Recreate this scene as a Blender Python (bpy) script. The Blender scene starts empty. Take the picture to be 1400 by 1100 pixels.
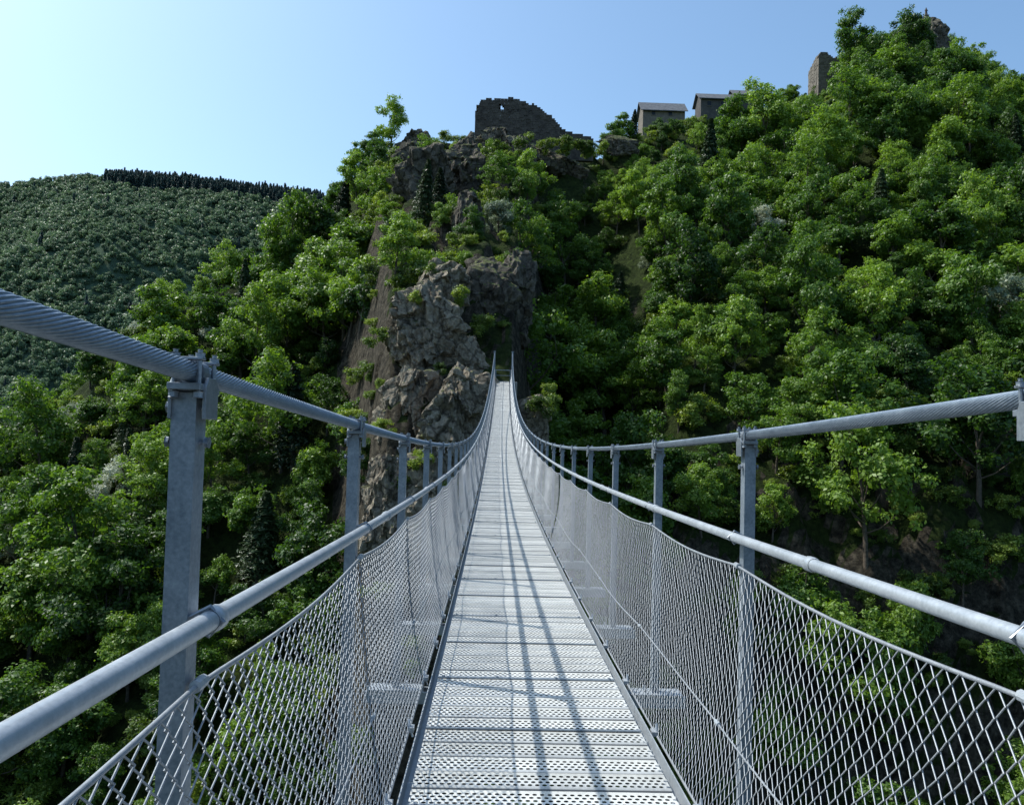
import bpy, math, random
import numpy as np
from mathutils import Vector, Matrix, noise
random.seed(7); rng=np.random.default_rng(7)
scene=bpy.context.scene
scene.view_settings.view_transform='Standard'; scene.view_settings.look='None'
scene.view_settings.exposure=0
col=scene.collection

# ------------------------------------------------------------------ node helpers
def newmat(name):
    m=bpy.data.materials.new(name); m.use_nodes=True
    nt=m.node_tree; nt.nodes.clear()
    out=nt.nodes.new('ShaderNodeOutputMaterial')
    return m,nt,out
def N(nt,t,**kw):
    n=nt.nodes.new(t)
    for k,v in kw.items(): setattr(n,k,v)
    return n
def noise_node(nt,scale,detail=6,rough=.6,vec=None):
    n=N(nt,'ShaderNodeTexNoise'); n.inputs['Scale'].default_value=scale
    n.inputs['Detail'].default_value=detail; n.inputs['Roughness'].default_value=rough
    if vec is not None: nt.links.new(vec,n.inputs['Vector'])
    return n
def ramp(nt,fac,stops):
    r=N(nt,'ShaderNodeValToRGB'); e=r.color_ramp.elements
    while len(e)<len(stops): e.new(.5)
    for i,(p,c) in enumerate(stops):
        e[i].position=p; e[i].color=(*c,1)
    nt.links.new(fac,r.inputs[0]); return r
def mth(nt,op,a,b=None,c=None):
    n=N(nt,'ShaderNodeMath',operation=op)
    for i,v in enumerate((a,b,c)):
        if v is None: continue
        if isinstance(v,(int,float)): n.inputs[i].default_value=v
        else: nt.links.new(v,n.inputs[i])
    return n.outputs[0]
def mixrgb(nt,f,a,b,blend='MIX'):
    n=N(nt,'ShaderNodeMix',data_type='RGBA',blend_type=blend)
    if isinstance(f,(int,float)): n.inputs[0].default_value=f
    else: nt.links.new(f,n.inputs[0])
    for s,v in((6,a),(7,b)):
        if isinstance(v,tuple): n.inputs[s].default_value=(*v,1)
        else: nt.links.new(v,n.inputs[s])
    return n.outputs[2]
def principled(nt,rough=.6,metal=0,spec=.4):
    p=N(nt,'ShaderNodeBsdfPrincipled'); p.inputs['Roughness'].default_value=rough
    p.inputs['Metallic'].default_value=metal; p.inputs['Specular IOR Level'].default_value=spec
    return p

def steel_mat(name,c0,c1,metal=.35,rough=.45,scale=14):
    m,nt,out=newmat(name); g=N(nt,'ShaderNodeNewGeometry')
    n=noise_node(nt,scale,8,.7,g.outputs['Position'])
    n2=noise_node(nt,scale*8,3,.6,g.outputs['Position'])
    mx=mth(nt,'MULTIPLY_ADD',n2.outputs[0],.35,mth(nt,'MULTIPLY',n.outputs[0],.65))
    r=ramp(nt,mx,[(.3,c0),(.68,c1)])
    p=principled(nt,rough,metal); nt.links.new(r.outputs[0],p.inputs['Base Color'])
    rr=mth(nt,'MULTIPLY_ADD',n.outputs[0],.3,rough-.15); nt.links.new(rr,p.inputs['Roughness'])
    b=N(nt,'ShaderNodeBump'); b.inputs['Strength'].default_value=.15; b.inputs['Distance'].default_value=.002
    nt.links.new(n2.outputs[0],b.inputs['Height']); nt.links.new(b.outputs[0],p.inputs['Normal'])
    nt.links.new(p.outputs[0],out.inputs[0]); return m
M_steel=steel_mat('galvanised_steel',(.13,.165,.20),(.33,.37,.41),.4)
M_tube=steel_mat('galvanised_tube',(.30,.33,.36),(.48,.51,.54),.3,.38)
M_cable=steel_mat('cable_steel',(.13,.17,.22),(.30,.345,.40),.45,.42)
M_wire=steel_mat('mesh_wire',(.22,.24,.265),(.36,.38,.405),.3,.45)
M_bolt=steel_mat('bolt_steel',(.15,.17,.20),(.30,.33,.36),.5,.4)

def deck_mat():
    m,nt,out=newmat('perforated_plank'); g=N(nt,'ShaderNodeNewGeometry')
    s=N(nt,'ShaderNodeSeparateXYZ'); nt.links.new(g.outputs['Position'],s.inputs[0])
    x,y=s.outputs[0],s.outputs[1]
    pitch=.0275
    v=mth(nt,'DIVIDE',mth(nt,'ADD',y,200*.165-.0),pitch)
    row=mth(nt,'FLOOR',v)
    off=mth(nt,'MULTIPLY',mth(nt,'MODULO',row,2.0),.5)
    u=mth(nt,'ADD',mth(nt,'DIVIDE',mth(nt,'ADD',x,20.0),.029),off)
    fu=mth(nt,'SUBTRACT',mth(nt,'FRACT',u),.5); fv=mth(nt,'SUBTRACT',mth(nt,'FRACT',v),.5)
    d=mth(nt,'SQRT',mth(nt,'ADD',mth(nt,'MULTIPLY',fu,fu),mth(nt,'MULTIPLY',fv,fv)))
    hole=mth(nt,'LESS_THAN',d,.31)
    pl=mth(nt,'FRACT',mth(nt,'DIVIDE',mth(nt,'ADD',y,200*.165),.165))
    inb=mth(nt,'MULTIPLY',mth(nt,'GREATER_THAN',pl,.165),mth(nt,'LESS_THAN',pl,.835))
    hole=mth(nt,'MULTIPLY',hole,inb)
    n=noise_node(nt,5,8,.7,g.outputs['Position']); n2=noise_node(nt,60,3,.6,g.outputs['Position'])
    mx=mth(nt,'MULTIPLY_ADD',n2.outputs[0],.4,mth(nt,'MULTIPLY',n.outputs[0],.6))
    wn=N(nt,'ShaderNodeTexWhiteNoise',noise_dimensions='1D')
    nt.links.new(mth(nt,'FLOOR',mth(nt,'DIVIDE',mth(nt,'ADD',y,200*.165),.165)),wn.inputs['W'])
    mx=mth(nt,'ADD',mx,mth(nt,'MULTIPLY',mth(nt,'SUBTRACT',wn.outputs[0],.5),.22))
    r=ramp(nt,mx,[(.3,(.43,.435,.42)),(.68,(.70,.705,.68))])
    # plank margins: grime line at every joint
    gr=mth(nt,'LESS_THAN',mth(nt,'ABSOLUTE',mth(nt,'SUBTRACT',pl,.5)),.46)
    cc=mixrgb(nt,gr,(.16,.165,.165),r.outputs[0])
    p=principled(nt,.5,.08); nt.links.new(cc,p.inputs['Base Color'])
    b=N(nt,'ShaderNodeBump'); b.inputs['Strength'].default_value=.6; b.inputs['Distance'].default_value=.006
    rim=mth(nt,'MULTIPLY',mth(nt,'SMOOTH_MIN',d,.45,.1),-1.0)
    nt.links.new(mth(nt,'MULTIPLY',rim,inb),b.inputs['Height']); nt.links.new(b.outputs[0],p.inputs['Normal'])
    tr=N(nt,'ShaderNodeBsdfTransparent'); mix=N(nt,'ShaderNodeMixShader')
    nt.links.new(hole,mix.inputs[0]); nt.links.new(p.outputs[0],mix.inputs[1]); nt.links.new(tr.outputs[0],mix.inputs[2])
    nt.links.new(mix.outputs[0],out.inputs[0]); return m
M_deck=deck_mat()

def rock_mat(name,cs,scale=.5,bump=.5,moss=1.12,crk=.5):
    m,nt,out=newmat(name); g=N(nt,'ShaderNodeNewGeometry')
    n=noise_node(nt,scale,10,.68,g.outputs['Position'])
    n2=noise_node(nt,scale*6,10,.75,g.outputs['Position'])
    vo=N(nt,'ShaderNodeTexVoronoi',feature='DISTANCE_TO_EDGE'); vo.inputs['Scale'].default_value=scale*1.6
    wv=N(nt,'ShaderNodeVectorMath',operation='MULTIPLY_ADD'); nt.links.new(n2.outputs[1],wv.inputs[0]); wv.inputs[1].default_value=(.9,.9,.9); nt.links.new(g.outputs['Position'],wv.inputs[2])
    nt.links.new(wv.outputs[0],vo.inputs['Vector'])
    crack=ramp(nt,vo.outputs['Distance'],[(.0,(0,0,0)),(.05,(1,1,1))])
    mx=mth(nt,'MULTIPLY_ADD',n2.outputs[0],.6,mth(nt,'MULTIPLY',n.outputs[0],.4))
    r=ramp(nt,mx,cs)
    c=mixrgb(nt,crk,r.outputs[0],crack.outputs[0],'MULTIPLY')
    s=N(nt,'ShaderNodeSeparateXYZ'); nt.links.new(g.outputs['Normal'],s.inputs[0])
    ms=mth(nt,'MULTIPLY',mth(nt,'GREATER_THAN',mth(nt,'MULTIPLY_ADD',n2.outputs[0],.9,s.outputs[2]),moss),.85)
    mc=ramp(nt,n.outputs[0],[(.4,(.06,.085,.022)),(.6,(.16,.17,.06))])
    c=mixrgb(nt,ms,c,mc.outputs[0])
    p=principled(nt,.9,0,.2); nt.links.new(c,p.inputs['Base Color'])
    b=N(nt,'ShaderNodeBump'); b.inputs['Strength'].default_value=bump; b.inputs['Distance'].default_value=.6
    nt.links.new(mth(nt,'ADD',mx,mth(nt,'MULTIPLY',crack.outputs[0],.2)),b.inputs['Height']); nt.links.new(b.outputs[0],p.inputs['Normal'])
    nt.links.new(p.outputs[0],out.inputs[0]); return m
M_rock=rock_mat('rock_lichen',[(.36,(.10,.083,.063)),(.5,(.31,.26,.195)),(.64,(.50,.44,.345))],.45,1.,1.22,.45)
M_rockd=rock_mat('rock_dark',[(.36,(.04,.035,.03)),(.5,(.125,.108,.085)),(.66,(.26,.225,.18))],.35,1.,1.08)

def ground_mat():
    m,nt,out=newmat('hillside_ground'); g=N(nt,'ShaderNodeNewGeometry')
    n=noise_node(nt,.09,8,.65,g.outputs['Position']); n2=noise_node(nt,1.3,10,.75,g.outputs['Position'])
    r1=ramp(nt,n2.outputs[0],[(.35,(.012,.02,.006)),(.65,(.055,.082,.02))])
    r2=ramp(nt,n2.outputs[0],[(.38,(.025,.022,.017)),(.5,(.075,.065,.048)),(.66,(.18,.155,.115))])
    tn=N(nt,'ShaderNodeSeparateXYZ'); nt.links.new(g.outputs['True Normal'],tn.inputs[0])
    st=mth(nt,'ADD',mth(nt,'SUBTRACT',.52,tn.outputs[2]),mth(nt,'MULTIPLY',mth(nt,'SUBTRACT',n.outputs[0],.5),1.2))
    f=ramp(nt,st,[(.06,(0,0,0)),(.12,(1,1,1))])
    c=mixrgb(nt,f.outputs[0],r1.outputs[0],r2.outputs[0])
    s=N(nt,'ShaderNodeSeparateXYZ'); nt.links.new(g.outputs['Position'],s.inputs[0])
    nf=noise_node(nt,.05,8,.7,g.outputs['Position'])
    r_haze=ramp(nt,nf.outputs[0],[(.35,(.05,.085,.055)),(.65,(.085,.13,.08))])  # far slope: haze put into the ground colour, paler and bluish
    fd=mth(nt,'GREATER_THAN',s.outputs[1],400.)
    c=mixrgb(nt,fd,c,r_haze.outputs[0])
    p=principled(nt,.95,0,.1); nt.links.new(c,p.inputs['Base Color'])
    b=N(nt,'ShaderNodeBump'); b.inputs['Strength'].default_value=1; b.inputs['Distance'].default_value=1.2
    nt.links.new(n2.outputs[0],b.inputs['Height']); nt.links.new(b.outputs[0],p.inputs['Normal'])
    nt.links.new(p.outputs[0],out.inputs[0]); return m
M_ground=ground_mat()

def leaf_mat(name,dark,mid,light,trans,tf=.35):
    m,nt,out=newmat(name)
    oi=N(nt,'ShaderNodeObjectInfo'); g=N(nt,'ShaderNodeNewGeometry')
    n=noise_node(nt,.05,3,.5,g.outputs['Position'])
    a=mth(nt,'MULTIPLY',oi.outputs['Random'],.56)
    a=mth(nt,'MULTIPLY_ADD',g.outputs['Random Per Island'],.22,a)
    a=mth(nt,'MULTIPLY_ADD',n.outputs[0],.22,a)
    r=ramp(nt,a,[(.12,dark),(.45,mid),(.86,light)])
    p=principled(nt,.48,0,.4); nt.links.new(r.outputs[0],p.inputs['Base Color'])
    t=N(nt,'ShaderNodeBsdfTranslucent')
    nt.links.new(mixrgb(nt,1.,r.outputs[0],trans,'MULTIPLY'),t.inputs[0])
    mix=N(nt,'ShaderNodeMixShader'); mix.inputs[0].default_value=tf
    nt.links.new(p.outputs[0],mix.inputs[1]); nt.links.new(t.outputs[0],mix.inputs[2])
    nt.links.new(mix.outputs[0],out.inputs[0]); return m
M_leaf=leaf_mat('leaves_green',(.022,.058,.013),(.075,.155,.022),(.22,.335,.05),(1.5,1.55,.6),.38)
M_leaf2=leaf_mat('leaves_bush',(.035,.07,.013),(.11,.18,.028),(.25,.33,.055),(1.5,1.5,.6),.36)
M_pale=leaf_mat('leaves_silver',(.14,.19,.12),(.27,.33,.22),(.50,.53,.42),(1,1,.8),.3)
M_needle=leaf_mat('needles',(.018,.04,.016),(.03,.06,.022),(.05,.09,.03),(1,1,.7),.15)
M_far=leaf_mat('far_leaves_hazed',(.08,.14,.085),(.125,.20,.11),(.18,.265,.125),(1.1,1.15,1.),.3)  # aerial haze painted in: leaf greens made lighter and bluer
M_farc=leaf_mat('far_needles_hazed',(.045,.085,.09),(.055,.10,.10),(.07,.12,.11),(1,1,1),.25)  # needle colour shifted to blue to paint in distance haze
def simple_mat(name,c0,c1,scale=1.,rough=.85,bump=.3):
    m,nt,out=newmat(name); g=N(nt,'ShaderNodeNewGeometry')
    n=noise_node(nt,scale,8,.7,g.outputs['Position'])
    r=ramp(nt,n.outputs[0],[(.3,c0),(.7,c1)])
    p=principled(nt,rough,0,.2); nt.links.new(r.outputs[0],p.inputs['Base Color'])
    b=N(nt,'ShaderNodeBump'); b.inputs['Strength'].default_value=bump; b.inputs['Distance'].default_value=.1
    nt.links.new(n.outputs[0],b.inputs['Height']); nt.links.new(b.outputs[0],p.inputs['Normal'])
    nt.links.new(p.outputs[0],out.inputs[0]); return m
M_bark=simple_mat('bark',(.05,.04,.03),(.16,.13,.10),4)
M_stone=simple_mat('ruin_stone',(.04,.034,.031),(.13,.112,.096),.9)
M_stone2=simple_mat('house_stone',(.10,.087,.073),(.23,.20,.165),.9)
M_slate=simple_mat('slate',(.07,.075,.085),(.16,.17,.19),1.5)
M_plaster=simple_mat('dark_wall',(.05,.048,.05),(.12,.11,.10),.8)
M_window=simple_mat('window_dark',(.01,.012,.015),(.025,.03,.035),2,.2,0)
M_conc=simple_mat('concrete',(.22,.21,.19),(.38,.36,.33),1.2)

# ------------------------------------------------------------------ mesh helpers
def mesh_from_quads(name,V,Q,mat,smooth=False):
    me=bpy.data.meshes.new(name)
    V=np.asarray(V,dtype=np.float32); Q=np.asarray(Q,dtype=np.int32)
    me.vertices.add(len(V)); me.vertices.foreach_set('co',V.ravel())
    me.loops.add(Q.size); me.loops.foreach_set('vertex_index',Q.ravel())
    me.polygons.add(len(Q)); me.polygons.foreach_set('loop_start',np.arange(0,Q.size,4,dtype=np.int32))
    if smooth: me.polygons.foreach_set('use_smooth',np.ones(len(Q),dtype=bool))
    mats=mat if isinstance(mat,list) else [mat]
    for m in mats: me.materials.append(m)
    me.update(calc_edges=True); return me
def obj(name,me,parent=None,link=True):
    o=bpy.data.objects.new(name,me)
    if link: col.objects.link(o)
    if parent: o.parent=parent
    return o
def empty(name):
    e=bpy.data.objects.new(name,None); col.objects.link(e); e.empty_display_size=.3; return e
class B:
    def __init__(s): s.v=[];s.f=[];s.m=[]
    def add(s,vs,fs,mi=0):
        o=len(s.v); s.v+= [tuple(p) for p in vs]; s.f+=[tuple(i+o for i in f) for f in fs]; s.m+=[mi]*len(fs)
    def box(s,c,size,R=None,mi=0):
        vs=[]
        for dx in(-.5,.5):
            for dy in(-.5,.5):
                for dz in(-.5,.5):
                    p=Vector((dx*size[0],dy*size[1],dz*size[2]))
                    if R is not None: p=R@p
                    vs.append(p+Vector(c))
        s.add(vs,[(0,1,3,2),(4,6,7,5),(0,4,5,1),(2,3,7,6),(0,2,6,4),(1,5,7,3)],mi)
    def prism(s,prof,p0,p1,mi=0,xa=(1,0,0),ya=(0,1,0)):
        n=len(prof);xa=Vector(xa);ya=Vector(ya);p0=Vector(p0);p1=Vector(p1)
        vs=[p0+xa*a+ya*b for a,b in prof]+[p1+xa*a+ya*b for a,b in prof]
        fs=[(i,(i+1)%n,n+(i+1)%n,n+i) for i in range(n)]+[tuple(range(n))[::-1],tuple(range(n,2*n))]
        s.add(vs,fs,mi)
    def tube(s,path,r,k=10,cap=True,mi=0):
        path=[Vector(p) for p in path]; n=len(path); rs=r if isinstance(r,(list,tuple)) else [r]*n
        vs=[]
        for i,p in enumerate(path):
            t=(path[min(i+1,n-1)]-path[max(i-1,0)]).normalized()
            up=Vector((0,0,1)) if abs(t.z)<.9 else Vector((0,1,0))
            a=t.cross(up).normalized(); b=t.cross(a)
            for j in range(k):
                th=2*math.pi*j/k; vs.append(p+(a*math.cos(th)+b*math.sin(th))*rs[i])
        fs=[(i*k+j,i*k+(j+1)%k,(i+1)*k+(j+1)%k,(i+1)*k+j) for i in range(n-1) for j in range(k)]
        if cap: fs+=[tuple(range(k)),tuple(range((n-1)*k,n*k))[::-1]]
        s.add(vs,fs,mi)
    def build(s,name,mats,smooth=False,parent=None,bevel=0):
        me=bpy.data.meshes.new(name); me.from_pydata(s.v,[],s.f)
        for m in (mats if isinstance(mats,list) else [mats]): me.materials.append(m)
        me.polygons.foreach_set('material_index',s.m)
        me.update()
        o=obj(name,me,parent)
        if smooth: me.polygons.foreach_set('use_smooth',[True]*len(me.polygons))
        if bevel:
            b=o.modifiers.new('bevel','BEVEL'); b.width=bevel; b.segments=2; b.limit_method='ANGLE'
        return o

# ------------------------------------------------------------------ bridge profile
S=1.65; D0,D1=-47.,66.; PH=1.38
def cx(d): return .23+.5*(d/66.)**2*(1 if d>0 else -1)
def zd(d): return .00181*(d-9.5)**2
def zc(d): return 1.285+.00235*(d-12)**2
def zh(d): return zd(d)+1.01
bridge=empty('suspension_footbridge')
posts=[PH+S*i for i in range(-29,40) if D0<PH+S*i<D1]

V=[];Q=[]
nd=.165
i0=int(D0/nd); i1=int(D1/nd)
for i in range(i0,i1):
    a=i*nd+.005; b=(i+1)*nd-.005
    za,zb=zd(a),zd(b); xa,xb=cx(a),cx(b); o=len(V)
    w=.51
    jz=random.uniform(-.002,.002); jz2=jz+random.uniform(-.0015,.0015)
    V+=[(xa-w,a,za-.04),(xa+w,a,za-.04),(xa-w,a,za+jz),(xa+w,a,za+jz),(xb-w,b,zb+jz2),(xb+w,b,zb+jz2),(xb-w,b,zb-.04),(xb+w,b,zb-.04)]
    Q+=[(o,o+1,o+3,o+2),(o+2,o+3,o+5,o+4),(o+4,o+5,o+7,o+6)]
obj('deck_planks',mesh_from_quads('deck_planks',V,Q,M_deck),bridge)

e=B()
step=.825
ds=[D0+step*i for i in range(int((D1-D0)/step)+1)]
for sgn in(-1,1):
    prof=[(0,-.06),(.035,-.06),(.035,.012),(.03,.012),(.03,-.054),(0,-.054)]
    for a,b in zip(ds[:-1],ds[1:]):
        pr=[(sgn*p,q) for p,q in prof]
        e.prism(pr,(cx(a)+sgn*.513,a+.002,zd(a)),(cx(b)+sgn*.513,b-.002,zd(b)),0,(1,0,0),(0,0,1))
    for off in(.42,.14):
        for a,b in zip(ds[:-1],ds[1:]):
            e.prism([(-.02,-.10),(.02,-.10),(.02,-.045),(-.02,-.045)],(cx(a)+sgn*off,a,zd(a)),(cx(b)+sgn*off,b,zd(b)),0,(1,0,0),(0,0,1))
e.build('deck_edge_angles',M_tube,parent=bridge)
e=B()
for d in posts:
    for q in(0,.825):
        y=round((d+q)/nd)*nd
        e.box((cx(y),y,zd(y)+.005),(1.02,.022 if q==0 else .014,.006))
        if q==0:
            for sx in(-.48,-.17,.17,.48): e.tube([(cx(y)+sx,y,zd(y)+.006),(cx(y)+sx,y,zd(y)+.016)],.009,6)
e.build('deck_joint_strips',M_steel,parent=bridge)

e=B()
for d in posts:
    z=zd(d)-.09; c=cx(d)
    for dy in(-.045,.045):
        e.box((c,d+dy,z-.03),(1.86,.012,.07))
    e.box((c,d,z-.062),(1.86,.075,.008))
    for sg in(-1,1):
        e.box((c+sg*.76,d,z+.012),(.30,.12,.01))
        e.box((c+sg*.60,d,z+.03),(.012,.09,.06))
        for yy in(-.035,.035): e.tube([(c+sg*.70,d+yy,z+.012),(c+sg*.70,d+yy,z+.04)],.008,6)
e.build('cross_beams',M_tube,parent=bridge,bevel=.002)

e=B(); k=B(); hb=B()
for d in posts:
    for sg in(-1,1):
        x=cx(d)+sg*.757; z0=zd(d)-.11; z1=zc(d)-.035
        W_=.024;T=.006;Dp=.042
        prof=[(-Dp/2,-W_),(Dp/2,-W_),(Dp/2,-W_+T),(-Dp/2+T,-W_+T),(-Dp/2+T,W_-T),(Dp/2,W_-T),(Dp/2,W_),(-Dp/2,W_)]
        pr=[(sg*p,q) for p,q in prof]
        e.prism(pr,(x,d,z0),(x,d,z1))
        xc=cx(d)+sg*.75; zz=zc(d)
        sl=math.atan(2*.00235*(d-12)); R=Matrix.Rotation(sl,3,'X')
        k.box((xc,d,zz-.0275),(.056,.095,.012),R)
        k.tube([Vector((xc,d,zz))+R@Vector((0,-.016,0)),Vector((xc,d,zz))+R@Vector((0,.016,0))],.0215,16)
        for sx in(-.026,.026):
            k.prism([(-.030,-.045),(.030,-.045),(.030,.010),(.018,.026),(-.018,.026),(-.030,.010)],(xc+sx*1.12-.003,d,zz-.035),(xc+sx*1.12+.003,d,zz-.035),0,(0,1,0),(0,0,1))
            for dy in(-.034,.034):
                p=Vector((xc+sx*.8,d,zz)); a=R@Vector((0,dy,-.045)); b=R@Vector((0,dy,.036))
                k.tube([p+a,p+b],.0045,6)
                k.tube([p+R@Vector((0,dy,.022)),p+R@Vector((0,dy,.030))],.0085,6)
                k.tube([p+R@Vector((0,dy,-.046)),p+R@Vector((0,dy,-.036))],.0085,6)
        for dy in(-.034,.034): k.box(Vector((xc,d,zz))+R@Vector((0,dy,.0205)),(.056,.018,.005),R)
        for dz in(-.025,-.085):
            k.tube([(x-.036,d,z1+dz),(x+.036,d,z1+dz)],.005,6)
            k.tube([(x-.037,d,z1+dz),(x-.030,d,z1+dz)],.0095,6)
            k.tube([(x+.030,d,z1+dz),(x+.037,d,z1+dz)],.0095,6)
        zr=zh(d); xr=cx(d)+sg*.70
        hb.tube([(x-sg*.01,d-.018,zr+.0),(xr,d-.018,zr+.025),(xr-sg*.023,d-.018,zr),(xr,d-.018,zr-.025),(x-sg*.01,d-.018,zr-.0)],.004,6)
        hb.box(((x+xr)/2+sg*.01,d,zr),(.05,.04,.010))
e.build('hanger_posts',M_steel,parent=bridge)
k.build('cable_clamps',M_bolt,parent=bridge,bevel=.0012)
hb.build('handrail_brackets',M_bolt,parent=bridge)

def rope(name,fx,fz,r,lobes,d0,d1,dstep,lay,mat,sub=4):
    ds=np.arange(d0,d1+1e-6,dstep); n=len(ds); K=lobes*sub
    th=np.arange(K)*2*math.pi/K
    rr=r*(1-.085*(1-np.abs(np.cos(lobes*th/2))**.6)*2)
    tw=ds*2*math.pi/lay
    xs=np.array([fx(d) for d in ds]); zs=np.array([fz(d) for d in ds])
    ang=th[None,:]+tw[:,None]
    X=xs[:,None]+rr*np.cos(ang); Z=zs[:,None]+rr*np.sin(ang); Y=np.repeat(ds[:,None],K,1)
    V=np.stack([X,Y,Z],-1).reshape(-1,3)
    i=np.arange(n-1)[:,None]*K; j=np.arange(K)[None,:]; j2=(j+1)%K
    Q=np.stack([i+j,i+j2,i+K+j2,i+K+j],-1).reshape(-1,4)
    return obj(name,mesh_from_quads(name,V,Q,mat,True),bridge)
def tube_fn(name,fx,fz,r,d0,d1,dstep,mat,K=12):
    ds=np.append(np.arange(d0,d1,dstep),d1); b=B()
    b.tube([(fx(d),d,fz(d)) for d in ds],r,K)
    return b.build(name,mat,smooth=True,parent=bridge)
for sg,nm in((-1,'left'),(1,'right')):
    fx=lambda d,s=sg: cx(d)+s*.75
    rope('main_cable_near_'+nm,fx,zc,.0185,20,-3,9,.012,.36,M_cable)
    tube_fn('main_cable_far_'+nm,fx,zc,.018,9,D1,.5,M_cable,12)
    tube_fn('main_cable_back_'+nm,fx,zc,.018,D0,-3,.5,M_cable,12)
    tube_fn('handrail_'+nm,lambda d,s=sg: cx(d)+s*.70,zh,.0175,D0,D1,.4,M_tube,16)
    b=B(); d=PH+.0+(.9 if sg>0 else 0)-2.2*20
    while d<D1-.3:
        if d>D0+1:
            x=cx(d)+sg*.70; sl=.00362*(d-9.5)
            b.tube([(x,d+q,zh(d)+q*sl) for q in(-.022,-.016,.016,.022)],[.019,.0222,.0222,.019],14)
        d+=2.2
    b.build('handrail_couplers_'+nm,M_tube,smooth=True,parent=bridge)

def msh(sg,d,t):
    """world pos of the netting; t 0 bottom .. 1 top"""
    ph=((d-PH)/S)%1.0
    sag=.028*np.sin(np.pi*ph)
    x=.23+.5*(d/66.)**2*np.sign(d)+sg*(.595+.125*t+(.02+.012*np.sin(d*1.9))*np.sin(np.pi*t))
    z=.00181*(d-9.5)**2+(-.03)+(.93-sag)*t
    return np.stack([x,d,z],-1)
def prisms(P0,P1,r):
    D=P1-P0; L=np.linalg.norm(D,axis=1,keepdims=True); D=D/L
    n1=np.tile(np.array([1.,0,0]),(len(D),1)); n2=np.cross(D,n1); n2/=np.linalg.norm(n2,axis=1,keepdims=True)
    V=[]
    for j in range(4):
        th=2*math.pi*j/4+.78; o=(n1*math.cos(th)+n2*math.sin(th))*r
        V.append(P0-D*r*.5+o); V.append(P1+D*r*.5+o)
    V=np.stack(V,1).reshape(-1,3); base=np.arange(len(D))[:,None]*8
    Q=[]
    for j in range(4):
        a=2*j; b=2*((j+1)%4); Q.append(base+np.array([[a,b,b+1,a+1]]))
    return V,np.concatenate(Q,0)
p=.060; WR=.0019
for sg,nm in((-1,'left'),(1,'right')):
    dn0,dn1=-2.5,11.
    K=int((dn1-dn0)/(p/2)); J=32
    kk,jj=np.meshgrid(np.arange(K),np.arange(J+1),indexing='ij')
    par=(jj+kk)%2
    dd=dn0+kk*p/2+par*(p/2*1.10)-.05*p/2
    wob=.004*np.sin(kk*.37+jj*.11)+.004*np.sin(kk*.11+jj*.6)
    P=msh(sg,dd+wob,jj/J); P[...,0]+=np.where(par==1,.0026,-.0026)+rng.normal(0,.0008,par.shape)
    P0=P[:,:-1].reshape(-1,3); P1=P[:,1:].reshape(-1,3)
    V,Q=prisms(P0,P1,WR)
    obj('netting_near_'+nm,mesh_from_quads('netting_near_'+nm,V,Q,M_wire,True),bridge)
    for a0,a1,tag in((dn1,D1,'far'),(D0,dn0,'back')):
        P0s=[];P1s=[]
        H_=.93; nseg=5
        for fam in(-1,1):
            st=np.arange(a0,a1,p)
            for q in range(nseg):
                t0=q/nseg; t1=(q+1)/nseg
                d0_=st+fam*H_*(t0-.5); d1_=st+fam*H_*(t1-.5)
                ok=(d0_>=a0)&(d0_<=a1)&(d1_>=a0)&(d1_<=a1)
                P0s.append(msh(sg,d0_[ok],np.full(ok.sum(),t0))); P1s.append(msh(sg,d1_[ok],np.full(ok.sum(),t1)))
        V,Q=prisms(np.concatenate(P0s),np.concatenate(P1s),WR*.8)
        obj('netting_%s_%s'%(tag,nm),mesh_from_quads('netting',V,Q,M_wire,True),bridge)
    for t,r,tg in((1.0,.005,'top'),(.0,.006,'bottom'),(.36,.0038,'mid')):
        dsr=np.arange(D0,D1,.12)
        pts=msh(sg,dsr,np.full(len(dsr),t)); b=B(); b.tube([tuple(q) for q in pts],r,6)
        b.build('netting_rope_%s_%s'%(tg,nm),M_wire,smooth=True,parent=bridge)
    b=B()
    for d in posts:
        for o in(0.0,.82):
            q=msh(sg,np.array([d+o]),np.array([0.]))[0]
            b.tube([(q[0],q[1]-.02,q[2]+.01),(q[0],q[1],q[2]+.05),(q[0],q[1]+.02,q[2]+.01),(q[0]-sg*.02,q[1],q[2]-.03)],.006,6)
            b.box((q[0]-sg*.01,q[1],q[2]+.01),(.03,.05,.022))
        q=msh(sg,np.array([d]),np.array([1.]))[0]
        b.tube([(q[0],q[1]-.02,q[2]),(q[0],q[1]+.02,q[2])],.011,8)
        q=msh(sg,np.array([d]),np.array([.36]))[0]
        b.tube([(q[0],q[1]-.02,q[2]),(q[0],q[1]+.02,q[2])],.009,8)
    b.build('netting_clips_'+nm,M_tube,parent=bridge)

b=B()
for yy in(D1,D0):
    for sg in(-1,1):
        x=cx(yy)+sg*.75; s2=1 if yy>0 else -1
        b.prism([(-.07,-.07),(.07,-.07),(.07,.07),(-.07,.07)],(x,yy,zd(yy)-.6),(x,yy,zc(yy)+.12))
        b.box((x,yy,zc(yy)+.13),(.2,.26,.05))
        b.tube([(x,yy,zc(yy)),(x+sg*.4,yy+s2*9,zd(yy)+.4)],.02,8)
    s2=1 if yy>0 else -1
    g=yy+s2*.8
    for sx in(-.62,.62): b.box((cx(yy)+sx,g,zd(yy)+.5),(.07,.07,1.0))
    b.box((cx(yy),g,zd(yy)+1.0),(1.4,.07,.06)); b.box((cx(yy),g,zd(yy)+.55),(1.17,.04,.04))
b.build('end_pylons',M_steel,parent=bridge,bevel=.004)
b=B()
for yy in(D1,D0):
    s2=1 if yy>0 else -1
    b.box((cx(yy),yy+s2*2.1,zd(yy)-.62),(2.4,4.2,1.2))
b.build('landing_slab',M_conc,parent=bridge,bevel=.03)

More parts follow.
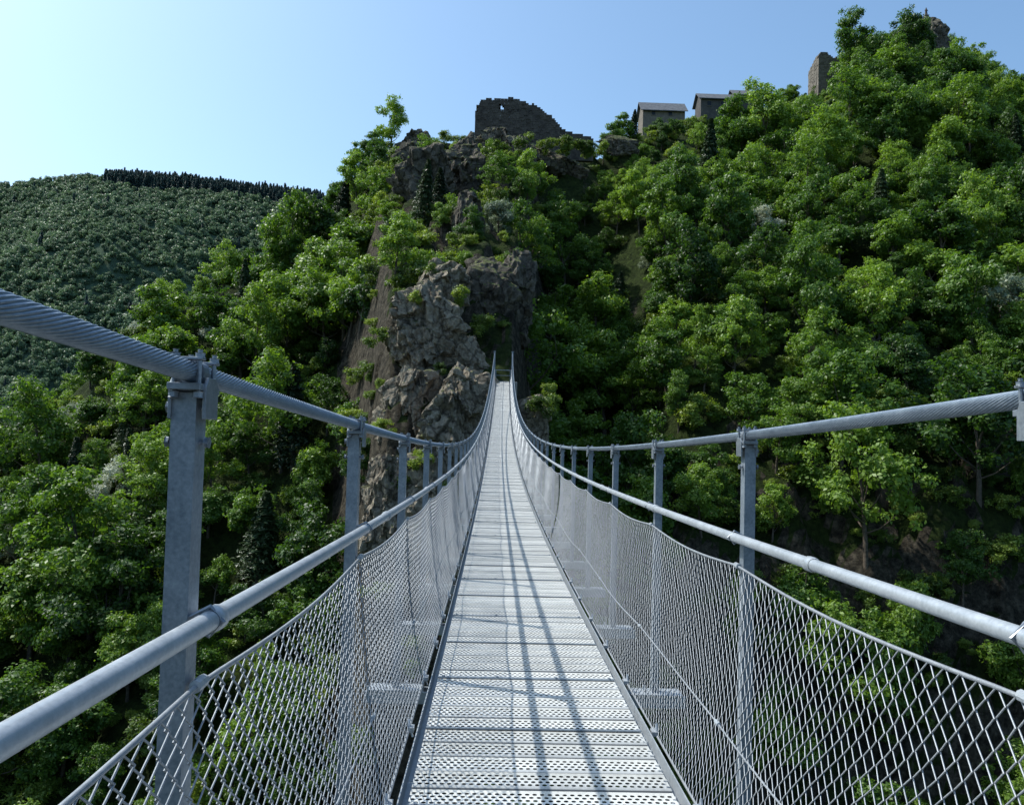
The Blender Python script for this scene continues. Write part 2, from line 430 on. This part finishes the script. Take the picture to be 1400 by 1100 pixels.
# ------------------------------------------------------------------ terrain
RA=np.array([-3,-.90,-.626,-.535,-.445,-.353,-.28,-.235,-.1715,-.116,-.033,.0136,.106,.142,.197,.29,.344,.409,.473,.537,.603,.659,.938,3.])
RD=np.array([70,100,110,115,120,126,132,138,142,146,150,150,155,168,178,188,194,198,204,208,210,210,200,190.])
RZ=np.array([-20,-16,-5,4.5,15,23,28,36,45,48,56,56,56,62,72,78,84,91,100,110,102,98,82,60.])
LA=np.array([-3,-.63,-.2,.1,.3,.6,3.]); LZ=np.array([-30,-35,-30,-32,-40,-40,-25.])
SY=np.array([-100,30,50,56,60,64,68,74,85,100,125,150,400.]); SZ=np.array([-60,-60,-36,-22,-9,2.,5.0,11,19,29,44,56,56.])
HA=np.array([-5,-1,-.633,-.541,-.495,-.402,-.309,-.235,-.17,0,.3,3]); HZ=np.array([200,250,276,292,292,290,281,277,246,180,90,50.])
def sstep(a,b,x):
    t=min(1,max(0,(x-a)/(b-a))); return t*t*(3-2*t)
def fbm(x,y,s,o=5,seed=0.):
    return noise.fractal(Vector((x/s+seed,y/s-seed,seed*1.3)),1.0,2.0,o)
def ridge_d(a): return float(np.interp(a,RA,RD))
def height(x,y,detail=True):
    a=x/max(y,60.)
    R=float(np.interp(a,RA,RD)); Zr=float(np.interp(a,RA,RZ)); zl=float(np.interp(a,LA,LZ))
    wr=sstep(.12,.26,a)
    if y<58:
        z=float(np.interp(y,[-400,-60,-50,-20,8,30,58],[60,7,4.8,-35,-60,-60,zl])); t=0
    else:
        t=(y-58)/(R-58)
        z=zl+(Zr-zl)*min(t,1)
        zw=float(np.interp(y,[58,66,74,82,92,R],[zl,-26,-9,0,11,Zr]))
        z=z*(1-wr)+zw*wr
    w=sstep(-.2,-.13,a)*(1-sstep(.02,.075,a))
    if y<=R+2 and y>20:
        zs=float(np.interp(y,SY,SZ)); z=z*(1-w)+zs*w
        if t>0: z-=7*math.exp(-((a-.085)/.045)**2)*math.sin(math.pi*min(t,1))
    if y>R:
        z=max(Zr-.55*(y-R)-.002*(y-R)**2,-75)
        hz=float(np.interp(y,[430,560,950,2500,6000],[-80,-10,float(np.interp(a,HA,HZ)),120,60]))
        if y>430:
            k=math.sin(math.pi*min(1,max(0,(y-430)/520.))) 
            hz+=k*(50*fbm(x,y,260,4,3.)+8*fbm(x,y,50,3,3.))
            z=max(z,hz)
    if detail:
        land=1-math.exp(-(((x-.7)/4)**2+((y-68)/5)**2))
        e=.3+.7*min(1,abs(y-R)/22.)
        if y<R+30 and y>-45:
            z+=land*e*(4.6*fbm(x,y,28,5,1.)+.9*fbm(x,y,6,4,5.))
            rk=max(w,wr*(1-sstep(78,96,y)))
            if rk>.05:
                f=fbm(x,y,7,4,8.); c_=noise.cell(Vector((x/2.6+f,y/3.4+f*.6,3.)))
                z+=land*rk*e*(1.6*abs(f)*2+1.3*(c_-.5)-.8)
    return z
acol=np.unique(np.concatenate([np.linspace(-6,-1,24),np.linspace(-1,-.22,90),np.linspace(-.22,.12,80),np.linspace(.12,1,120),np.linspace(1,6,24)]))
yrow=np.unique(np.concatenate([np.linspace(-400,-50,16),np.linspace(-50,50,50),np.linspace(50,110,110),np.linspace(110,215,110),np.linspace(215,430,24),np.linspace(430,1000,80),np.linspace(1000,6000,20)]))
V=[]
for y in yrow:
    for a in acol:
        x=a*max(y,60.); V.append((x,y,height(x,y)))
na=len(acol); ii,jj=np.meshgrid(np.arange(len(yrow)-1),np.arange(na-1),indexing='ij')
b0=ii*na+jj; Q=np.stack([b0,b0+1,b0+na+1,b0+na],-1).reshape(-1,4)
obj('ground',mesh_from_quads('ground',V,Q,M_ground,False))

# ------------------------------------------------------------------ rocks
import bmesh
def rock_group(name,items,mat,sub=5):
    V=[];F=[]
    for (x,y,z,s,sx,sy,sz) in items:
        bm=bmesh.new(); bmesh.ops.create_icosphere(bm,subdivisions=sub,radius=1)
        ns=[]
        for _ in range(16):
            v=Vector((random.gauss(0,1),random.gauss(0,1),random.gauss(0,.7))).normalized(); ns.append((v,random.uniform(.55,.98)))
        o=len(V)
        for v in bm.verts:
            d=v.co.normalized(); r=1.08
            for n_,h in ns:
                q=d.dot(n_)
                if q>.05: r=min(r,h/q)
            c=d*r; wp=Vector((x+c.x*s*sx,y+c.y*s*sy,z+c.z*s*sz))
            q=Vector((wp.x*.42+wp.z*.12,wp.y*.42,wp.z*.17))
            f=noise.fractal(q,1,2,6)
            cell=noise.cell(Vector((wp.x*.7+wp.z*.25+f*.8,wp.y*.7,wp.z*.38+f*.5)))
            cell2=noise.cell(Vector((wp.x*1.6-wp.z*.5+f*1.6,wp.y*1.6,wp.z*.9+f)))
            rd=1-abs(noise.noise(Vector((wp.x*.9,wp.y*.9,wp.z*.35)))*2)
            k_=1+.24*f+.16*(cell-.5)+.07*(cell2-.5)-.10*max(0,rd-.75)*4*.5+.04*noise.noise(wp*2.3)
            V.append((x+c.x*s*sx*k_,y+c.y*s*sy*k_,z+c.z*s*sz*(1+.10*f+.05*(cell2-.5))))
        F+=[tuple(vv.index+o for vv in f.verts) for f in bm.faces]; bm.free()
    me=bpy.data.meshes.new(name); me.from_pydata(V,[],F); me.materials.append(mat); me.update()
    return obj(name,me)
rock_group('rock_outcrop',[
 (-3.3,64.4,.6,4.6,.9,.9,1.3),(-6.9,66.0,1.6,4.3,.8,.9,1.5),(-3.8,61.8,-6.5,4.8,1,.8,1.4),(-7.6,63.3,-5.6,4.4,.8,.8,1.6),
 (-1.2,60.5,-10,4.2,1,.8,1.4),(-6.0,70.0,8.2,4.5,1.05,.9,1.35),(-2.8,70.4,7.0,2.8,1,1,1.4),(2.2,65.2,-2.0,3.5,.8,.8,1.5),
 (3.5,66.3,1.4,2.7,.8,.9,1.3),(.3,62.8,-5,3.8,1,.7,1.4),(-5.0,76,13.4,3.8,1.1,.9,1.3)],M_rock,6)
rock_group('rock_outcrop',[
 (-1.2,77,13.4,3.7,1.,.9,1.5),(1.6,79,14.0,3.4,.9,1,1.7),
 (-10.5,111,35,4.9,1.2,.9,1.4),(-5.6,119,40.5,4.8,1.1,.9,1.4),(-13,126,43.0,3.8,1.2,1,1.3),(-4,95,25.5,3.4,.9,1,1.4),(4,131,44,3.8,1,.9,1.3),
 (0,145,53,4.6,1.2,.8,1),(7,145.6,52.6,4.6,1.2,.8,.95),(-5.5,147,53.2,3.8,1.1,.8,1.1),(13,149,52,3.8,1.2,.8,.9),(3,139,49,4.2,1.,.8,1.2),(-15.6,144.5,52.2,4,1.1,.8,1.3),(-9.5,146,52,3.4,1.3,.9,1.)],M_rockd)
rock_group('rock_outcrop',[
 (111.5,202,104.5,5.8,1,.8,1.7),(106.5,201,101,4.8,.9,.8,1.4),(116.5,202,101,4.8,1,.8,1.4),(24,157,60,3.6,1.6,.8,.7)],M_rockd)

# ------------------------------------------------------------------ vegetation prototypes
lib=bpy.data.collections.new('forest_tree_prototypes')
far_lib=bpy.data.collections.new('distant_tree_prototypes')
def leaf_quads(P,Nrm,size,asp=.6):
    n=len(P); r=rng.normal(size=(n,3)); t=np.cross(Nrm,r); t/=np.linalg.norm(t,axis=1,keepdims=True)+1e-9
    b=np.cross(Nrm,t); s=size*rng.uniform(.5,1.45,(n,1))
    fold=Nrm*s*.18
    V=np.stack([P-t*s*.5,P-b*s*asp*.5,P+t*s*.5-fold,P+b*s*asp*.5],1).reshape(-1,3)
    return V,np.arange(n*4).reshape(-1,4)
def limb(path,rs,k=6):
    b=B(); b.tube(path,rs,k,cap=False); return np.array(b.v),np.array([f for f in b.f])
def make_tree(name,coll,h,cr,nclump,nleaf,lsize,mat,zlo=.22,trunk=True,clr=(.4,1.25),nb=6):
    Vs=[];Qs=[];mi=[];off=0
    def addm(V,Q,m):
        nonlocal off
        Vs.append(V);Qs.append(Q+off);mi.append(np.full(len(Q),m));off+=len(V)
    lean=rng.uniform(-.14,.14,2)*h
    bo=[]
    for i in range(nb):
        u=(i+rng.uniform(.2,.8))/nb; zz=zlo+.12+(.86-zlo)*u
        prof=math.sin(math.pi*min(1,(u*.72+.26)))**.8
        th=i*2.4+rng.uniform(-.5,.5); rad=cr*prof*rng.uniform(.35,.8)
        bo.append((lean[0]*zz+rad*math.cos(th),lean[1]*zz+rad*math.sin(th),zz*h,cr*rng.uniform(.28,.52)))
    C=[]
    for i in range(nclump):
        b_=bo[rng.integers(nb)]; v=rng.normal(size=3); v/=np.linalg.norm(v); v[2]=v[2]*.75+.1
        q=rng.uniform(.4,1.1)
        C.append((b_[0]+v[0]*b_[3]*q*1.3,b_[1]+v[1]*b_[3]*q*1.3,b_[2]+v[2]*b_[3]*q*1.2,clr[0]+(clr[1]-clr[0])*rng.uniform(0,1)**1.7))
    C=np.array(C)
    wts=C[:,3]**2; wts/=wts.sum(); nl2=int(nleaf*1.35); idx=rng.choice(len(C),nl2,p=wts)
    D=rng.normal(size=(nl2,3)); D[:,2]+=.25; D/=np.linalg.norm(D,axis=1,keepdims=True)
    rad=C[idx,3]*(rng.uniform(.3,1.2,nl2)**.6)
    P=C[idx,:3]+D*rad[:,None]*np.array([1,1,.68])
    P+=rng.normal(0,.13,P.shape)
    m=np.sin(2.9*P[:,0]+1.3*P[:,2]+1)*np.sin(2.6*P[:,1]-1.1*P[:,0])*np.sin(3.3*P[:,2]+.7*P[:,1])
    keep=m>-.22; P=P[keep];D=D[keep]
    ctr=np.array([0,0,h*.5]); O=P-ctr; O/=np.linalg.norm(O,axis=1,keepdims=True)
    Nn=D*.75+O*.2+rng.normal(0,.5,P.shape)+np.array([0,0,.35]); Nn/=np.linalg.norm(Nn,axis=1,keepdims=True)
    V,Q=leaf_quads(P,Nn,lsize); addm(V,Q,0)
    if trunk:
        top=Vector((lean[0]*.8,lean[1]*.8,h*.8))
        path=[Vector((0,0,-1.2)),Vector((lean[0]*.1,lean[1]*.1,h*.2)),Vector((lean[0]*.45,lean[1]*.5,h*.45)),top]
        V,Q=limb(path,[.22,.17,.11,.03],7); addm(V,Q,1)
        for b_ in bo:
            z0=min(max(.2*h,b_[2]*.55),h*.6); f=z0/h
            s=Vector((lean[0]*f,lean[1]*f,z0)); e_=Vector(b_[:3]); mid=(s+e_)/2+Vector((0,0,-.25))
            V,Q=limb([s,mid,e_],[.08,.055,.02],5); addm(V,Q,1)
        for c in C[rng.choice(len(C),min(len(C),16),replace=False)]:
            b_=min(bo,key=lambda q:(q[0]-c[0])**2+(q[1]-c[1])**2+(q[2]-c[2])**2)
            V,Q=limb([Vector(b_[:3]),Vector(c[:3])],[.03,.01],4); addm(V,Q,1)
    me=mesh_from_quads(name,np.concatenate(Vs),np.concatenate(Qs),[mat,M_bark])
    me.polygons.foreach_set('material_index',np.concatenate(mi).astype(np.int32))
    o=bpy.data.objects.new(name,me); coll.objects.link(o); return o
def make_conifer(name,coll,h,cr,nl,lsize,mat):
    u=rng.uniform(0,1,nl)**.8; zz=.08+.9*u
    tier=(zz*h/.75)%1.0
    th=rng.uniform(0,2*math.pi,nl); seg=np.floor(zz*h/.75)
    br=np.abs(np.sin(th*3.5+seg*1.7))**.5
    R=cr*(1-zz)**.8*(1.05-.45*tier)*(.45+.55*br)*rng.uniform(.3,1,nl)**.5+.05
    P=np.stack([R*np.cos(th),R*np.sin(th),zz*h-.15*R],-1)
    Nn=np.stack([np.cos(th)*.5,np.sin(th)*.5,np.full(nl,.8)],-1)+rng.normal(0,.4,(nl,3)); Nn/=np.linalg.norm(Nn,axis=1,keepdims=True)
    V,Q=leaf_quads(P,Nn,lsize,.35)
    V2,Q2=limb([Vector((0,0,-1)),Vector((0,0,h*.5)),Vector((0,0,h*.98))],[.2,.12,.02],6)
    me=mesh_from_quads(name,np.concatenate([V,V2]),np.concatenate([Q,Q2+len(V)]),[mat,M_bark])
    me.polygons.foreach_set('material_index',np.concatenate([np.zeros(len(Q)),np.ones(len(Q2))]).astype(np.int32))
    o=bpy.data.objects.new(name,me); coll.objects.link(o); return o
specs=[(8.8,3.2,60,7),(8.0,3.5,60,6),(10.6,3.0,64,8),(7.4,3.0,46,5),(9.0,4.0,72,8),(7.2,2.8,44,5)]
for i,(h,c,n,nb) in enumerate(specs):
    make_tree('a%d_broadleaf_tree'%i,lib,h,c,n,8000,.31,M_leaf,nb=nb)
for i in range(2):
    make_tree('b%d_silver_tree'%i,lib,7.0,2.9,44,6500,.28,M_pale)
for i in range(2):
    make_tree('c%d_bush'%i,lib,2.6,1.7,18,2400,.22,M_leaf2,zlo=.1,trunk=False,clr=(.35,.8),nb=5)
make_conifer('d0_pine_tree',lib,10,2.6,8000,.35,M_needle)
for i in range(3):
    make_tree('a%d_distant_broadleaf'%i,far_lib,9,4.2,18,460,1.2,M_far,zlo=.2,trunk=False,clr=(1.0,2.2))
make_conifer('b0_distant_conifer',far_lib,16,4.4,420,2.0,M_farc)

def gn_scatter(name,coll,pts,rots,scls,idxs):
    me=bpy.data.meshes.new(name); me.vertices.add(len(pts)); me.vertices.foreach_set('co',np.array(pts,dtype=np.float32).ravel())
    a=me.attributes.new('rot','FLOAT_VECTOR','POINT'); a.data.foreach_set('vector',np.array(rots,dtype=np.float32).ravel())
    a=me.attributes.new('scl','FLOAT_VECTOR','POINT'); a.data.foreach_set('vector',np.array(scls,dtype=np.float32).ravel())
    a=me.attributes.new('idx','INT','POINT'); a.data.foreach_set('value',np.array(idxs,dtype=np.int32))
    me.update(); o=obj(name,me)
    ng=bpy.data.node_groups.new(name+'_nodes','GeometryNodeTree')
    ng.interface.new_socket('Geometry',in_out='INPUT',socket_type='NodeSocketGeometry')
    ng.interface.new_socket('Geometry',in_out='OUTPUT',socket_type='NodeSocketGeometry')
    gi=ng.nodes.new('NodeGroupInput'); go=ng.nodes.new('NodeGroupOutput')
    ci=ng.nodes.new('GeometryNodeCollectionInfo'); ci.inputs['Collection'].default_value=coll
    ci.inputs['Separate Children'].default_value=True; ci.inputs['Reset Children'].default_value=True
    iop=ng.nodes.new('GeometryNodeInstanceOnPoints'); iop.inputs['Pick Instance'].default_value=True
    def na(nm,ty):
        n=ng.nodes.new('GeometryNodeInputNamedAttribute'); n.data_type=ty; n.inputs['Name'].default_value=nm
        return [s for s in n.outputs if s.enabled and s.name=='Attribute'][0]
    L=ng.links.new
    L(gi.outputs[0],iop.inputs['Points']); L(ci.outputs[0],iop.inputs['Instance'])
    L(na('idx','INT'),iop.inputs['Instance Index'])
    L(na('rot','FLOAT_VECTOR'),iop.inputs['Rotation']); L(na('scl','FLOAT_VECTOR'),iop.inputs['Scale'])
    L(iop.outputs[0],go.inputs[0])
    md=o.modifiers.new('scatter','NODES'); md.node_group=ng
    return o

clear=[(.7,68,4.5),(-4.2,61.5,5.6),(-6,65,5.2),(-5.5,70,4.6),(-3,76,3.6),(1,77,3),(3,147,10),(3,139,6),(12,149,6.5),(-5,145,5.5),(52,185,8),(60,186,7),(38,185,7),(82,193,7.5),(112,202,8),(-10.5,110,5),(-6,118,4.2),(-15.6,144,3.4),
       (21,156,4)]
pts=[];rots=[];scls=[];idxs=[]
def addt(x,y,z,s,i,sz=1.):
    pts.append((x,y,z)); rots.append((random.uniform(-.1,.1),random.uniform(-.1,.1),random.uniform(0,6.28)))
    scls.append((s*random.uniform(.85,1.2),s*random.uniform(.85,1.2),s*sz*random.uniform(.85,1.2))); idxs.append(i)
cell=4.6
for gx in np.arange(-150,230,cell):
    for gy in np.arange(50,226,cell):
        x=gx+random.uniform(0,cell); y=gy+random.uniform(0,cell)
        a=x/y
        if a<-1.0 or a>1.1: continue
        R=ridge_d(a)
        if y>R+12: continue
        if any((x-c[0])**2+(y-c[1])**2<c[2]**2 for c in clear): continue
        dn=fbm(x,y,16,3,9.)
        spur=sstep(-.17,-.11,a)*(1-sstep(.0,.05,a))
        if spur>.4 and random.random()<.3: continue
        if dn<-.48: continue
        if a>.1 and y<84 and random.random()<.25: continue
        z=height(x,y)
        r=random.random()
        lf=a<-.15
        if lf and r<(.15 if a<-.40 and y<92 else .035) or (not lf and r<.004): i=random.choice((6,7))
        elif r>.978: i=10
        else: i=random.randrange(6)
        s=(.5+.85*random.random()**1.25)*(1.0+.25*fbm(x,y,25,2,4.))
        if spur>.4: s*=.6 if y<120 else .38
        if .1<a<.44 and y>R-34: s=min(s*.5,.55)
        elif y>R-8: s*=.66
        if a>=.43 and y>R+2: continue
        if y<72: s*=.85
        addt(x,y,z-.3,s,i)
addt(-9.9,100,height(-9.9,100)-.3,.95,10); addt(-8.0,104,height(-8.0,104)-.3,.7,10)
for x,y in((-25,142),(-22.5,141),(-20,143),(24,166),(26.5,170),(29,172)):
    addt(x,y,height(x,y)-.3,random.uniform(.7,.95),random.choice((0,2,10)))
for x,y in((67,192),(70.5,194),(73.5,195)):
    addt(x,y,height(x,y)-.3,random.uniform(.5,.7),random.choice((0,3,10)))
gn_scatter('forest_trees',lib,pts,rots,scls,idxs); n1=len(pts)
pts=[];rots=[];scls=[];idxs=[]
cell=2.7
for gx in np.arange(-120,180,cell):
    for gy in np.arange(52,214,cell):
        x=gx+random.uniform(0,cell); y=gy+random.uniform(0,cell); a=x/y
        if a<-.85 or a>.95 or y>ridge_d(a)+3: continue
        if (x-.7)**2+(y-67)**2<9: continue
        if any((x-c[0])**2+(y-c[1])**2<(c[2]*.5)**2 for c in clear): continue
        if fbm(x,y,9,3,2.)<(-.15 if not((a>.1 and y<90) or (.1<a<.45 and y>165)) else -.45): continue
        z=height(x,y); s=random.uniform(.4,1.15)
        pts.append((x,y,z-.2)); rots.append((0,0,random.uniform(0,6.28))); scls.append((s,s,s*random.uniform(.7,1.1))); idxs.append(random.choice((8,9)))
for (x,y,z) in((-8.8,62.8,1.4),(-5.2,59.8,-1),(-2.8,60.0,-3),(-6.8,67.5,12.4),(-3.4,72.5,13.6),(-6,74,16.0),(3.6,64.0,3.2),(4.8,65.2,3.6),(-9.8,68.5,9),(-1.6,72.5,10.6),(4.8,67,5.0),(-9.2,76,14.4),(-4.6,66.3,6.6)):
    s=random.uniform(.4,.75); pts.append((x,y,z-.5)); rots.append((0,0,random.uniform(0,6.28))); scls.append((s,s,s)); idxs.append(random.choice((8,9)))
for _ in range(30):
    x=random.uniform(-14,20); y=random.uniform(140.5,143.5); s=random.uniform(.5,.95)
    pts.append((x,y,52.6+random.uniform(-1.4,.9))); rots.append((0,0,random.uniform(0,6.28))); scls.append((s,s,s)); idxs.append(random.choice((8,9)))
# garden shrubs under the village walls
for _ in range(36):
    x=random.uniform(33,62); y=182.2+(x-33)*.04+random.uniform(-1.4,.4); s=random.uniform(.7,1.15)
    pts.append((x,y,height(x,y)-.1)); rots.append((0,0,random.uniform(0,6.28))); scls.append((s,s,s)); idxs.append(random.choice((8,9)))
gn_scatter('undergrowth_bushes',lib,pts,rots,scls,idxs); n2=len(pts)
pts=[];rots=[];scls=[];idxs=[]
nfar=0
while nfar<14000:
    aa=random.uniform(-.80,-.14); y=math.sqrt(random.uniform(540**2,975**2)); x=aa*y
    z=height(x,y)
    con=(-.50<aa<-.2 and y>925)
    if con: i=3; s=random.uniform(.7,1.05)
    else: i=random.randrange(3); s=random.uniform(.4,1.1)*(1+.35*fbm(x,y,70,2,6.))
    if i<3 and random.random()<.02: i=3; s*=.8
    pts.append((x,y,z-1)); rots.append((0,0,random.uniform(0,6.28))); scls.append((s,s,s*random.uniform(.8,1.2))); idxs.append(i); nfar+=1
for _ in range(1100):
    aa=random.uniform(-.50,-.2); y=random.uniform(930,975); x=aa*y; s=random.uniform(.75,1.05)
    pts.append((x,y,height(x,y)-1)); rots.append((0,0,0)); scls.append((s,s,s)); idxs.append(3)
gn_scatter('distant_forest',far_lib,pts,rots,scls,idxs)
print('TREES',n1,n2,len(pts),[round(height(q,184),1) for q in(34,42,50,58)],round(height(83,192),1),round(height(112,203),1))

# ------------------------------------------------------------------ castle ruin
def masonry(b,x0,x1,y,ztop,zbase,openings=(),bw=.75,bh=.40,dep=1.0,axis='x'):
    z=zbase; r=0
    while z<zbase+14:
        x=x0-(.35 if r%2 else 0)
        while x<x1:
            w=bw*random.uniform(.7,1.25); xa=max(x,x0); xb=min(x+w,x1); x+=w
            if xb-xa<.12: continue
            xm=(xa+xb)/2
            if z+bh*.5>ztop(xm)+random.uniform(-.18,.18): continue
            if any(o[0]<xm<o[1] and o[2]<z+bh/2<o[3] for o in openings): continue
            dj=random.uniform(-.06,.06)
            c=(xm,y+dj,z+bh/2) if axis=='x' else (y+dj,xm,z+bh/2)
            sz=(xb-xa-.015,dep,bh-.015) if axis=='x' else (dep,xb-xa-.015,bh-.015)
            b.box(c,sz)
        z+=bh; r+=1
b=B()
tp=lambda x: float(np.interp(x,[-5.0,-4.5,-3.6,2.2,3.5,6.5,8.8,10.4,11.2],[60,63.8,64.8,65.2,64.8,63.8,62.4,61.4,60])) 
masonry(b,-5.0,11.2,148.5,tp,54.5,openings=[(-.35,.3,63,63.9)],bw=.6,bh=.35)
masonry(b,149.1,155,-4.5,lambda y:float(np.interp(y,[149,153,155],[63,62,60])),54.5,axis='y')
masonry(b,-4.4,10.3,155.6,lambda x:tp(x)-1.2,54.5)
masonry(b,11.2,17.8,149.8,lambda x:float(np.interp(x,[11.2,12,14,17.8],[60.8,59.9,59.6,58.4])),54.0)
b.build('castle_ruin',M_stone)

def house(name,x0,x1,y0,y1,zb,zt,roofh,wall,wins,overhang=.4):
    root=empty(name); w=B(); w.box(((x0+x1)/2,(y0+y1)/2,(zb+zt)/2),(x1-x0,y1-y0,zt-zb)); 
    ym=(y0+y1)/2
    w.add([(x0,y0,zt),(x0,y1,zt),(x0,ym,zt+roofh)],[(0,1,2)]); w.add([(x1,y0,zt),(x1,y1,zt),(x1,ym,zt+roofh)],[(0,1,2)])
    w.build('walls',wall,parent=root)
    r=B(); o=overhang
    k_=roofh/(ym-y0)
    for s,ya,yb in((1,y0-o,ym),(-1,y1+o,ym)):
        za=zt-o*k_+.06; zb_=zt+roofh+.06
        r.add([(x0-o,ya,za),(x1+o,ya,za),(x1+o,yb,zb_),(x0-o,yb,zb_),(x0-o,ya,za+.16),(x1+o,ya,za+.16),(x1+o,yb,zb_+.16),(x0-o,yb,zb_+.16)],
              [(0,1,2,3),(4,5,6,7),(0,1,5,4),(1,2,6,5),(0,3,7,4)])
    r.build('roof',M_slate,parent=root)
    wi=B()
    for (wx,wz,ww,wh) in wins: wi.box((wx,y0-.01,wz),(ww,.08,wh))
    wi.build('windows',M_window,parent=root)
    fr=B()
    for (wx,wz,ww,wh) in wins:
        fr.box((wx,y0-.05,wz-wh/2-.06),(ww+.3,.16,.1)); fr.box((wx,y0-.04,wz+wh/2+.07),(ww+.3,.12,.12))
    fr.build('sills',M_stone2,parent=root)
    return root
house('village_house',47.5,55.4,184.5,190,72,82.6,2.0,M_plaster,[(49.5,81.3,.9,1.1),(52.8,81.3,.9,1.1)],.6)
h1=house('village_house',56.0,61.8,185.5,191,72,84.2,2.0,M_plaster,[(58.0,82.9,.8,1.1),(60.2,82.9,.8,1.1)],.6)
house('barn_building',33.5,43.5,183.5,190,70,78.9,2.8,M_stone2,[(36,78.0,.8,.8),(40,78.0,.8,.8)],.6)
b=B(); b.box((59.9,188.6,86.6),(.8,.8,1.2)); b.box((59.9,188.6,87.25),(1,1,.15)); b.build('chimney',M_stone2,parent=h1)
b=B()
masonry(b,79.0,87.4,193,lambda x:float(np.interp(x,[79.0,79.5,81,82.5,85,87.4],[97.2,98.8,99.1,97.6,97.4,95.6])),88,openings=[(82.2,82.9,95.2,96.4)],bw=.6,bh=.35)
masonry(b,193.6,199,79.5,lambda y:98.2-(y-194)*.3,88,axis='y')
b.build('stone_house_ruin',M_stone2)

st=empty('summit_statue'); zt=113.6
b=B(); b.box((112.0,203,zt-.8),(1.6,1.6,2.2)); b.box((112.0,203,zt+.8),(1.0,1.0,1.0)); b.box((112.0,203,zt+1.37),(1.2,1.2,.14)); b.build('pedestal',M_stone2,parent=st,bevel=.04)
b=B(); z0=zt+1.44; X,Y=112.0,203
b.tube([(X,Y,z0),(X,Y,z0+.5),(X,Y,z0+1.1),(X,Y,z0+1.5),(X,Y,z0+1.72),(X,Y,z0+1.8),(X,Y,z0+1.95),(X,Y,z0+2.08),(X,Y,z0+2.14)],[.40,.34,.24,.30,.22,.09,.16,.14,.04],12)
for sx in(-1,1): b.tube([(X+sx*.26,Y,z0+1.55),(X+sx*.38,Y-.15,z0+1.2),(X+sx*.12,Y-.32,z0+1.25)],[.09,.08,.05],8)
b.build('figure',M_stone,smooth=True,parent=st)

# ------------------------------------------------------------------ light
sv=Vector((-.71,.30,1.0)).normalized()
sd=bpy.data.lights.new('sun','SUN'); sd.energy=5.0; sd.angle=math.radians(.5); sd.color=(1,.975,.91)
so=bpy.data.objects.new('sun',sd); col.objects.link(so); so.rotation_euler=sv.to_track_quat('Z','Y').to_euler(); so.location=(-20,10,60)
w=bpy.data.worlds.new('World'); scene.world=w; w.use_nodes=True; nt=w.node_tree
bg=nt.nodes['Background']; sky=nt.nodes.new('ShaderNodeTexSky'); sky.sky_type='NISHITA'; sky.sun_disc=False
sky.sun_elevation=math.asin(sv.z); sky.sun_rotation=math.atan2(sv.x,sv.y)
sky.altitude=0; sky.air_density=1.0; sky.dust_density=2.6; sky.ozone_density=1.4
mx=nt.nodes.new('ShaderNodeMix'); mx.data_type='RGBA'; mx.blend_type='MULTIPLY'; mx.inputs[0].default_value=1
nt.links.new(sky.outputs[0],mx.inputs[6]); mx.inputs[7].default_value=(1.1,1.36,1.45,1)
nt.links.new(mx.outputs[2],bg.inputs[0]); bg.inputs[1].default_value=.15

# ------------------------------------------------------------------ camera
cd=bpy.data.cameras.new('camera'); cam=bpy.data.objects.new('camera',cd); col.objects.link(cam)
cd.sensor_width=36; cd.lens=36*1080/1400; cd.clip_start=.03; cd.clip_end=12000
R=Matrix.Rotation(math.radians(-1.33),4,'Z')@Matrix.Rotation(math.radians(90+2.23),4,'X')@Matrix.Rotation(math.radians(1.5),4,'Z')
cam.matrix_world=Matrix.Translation((0,0,1.46))@R
scene.camera=cam
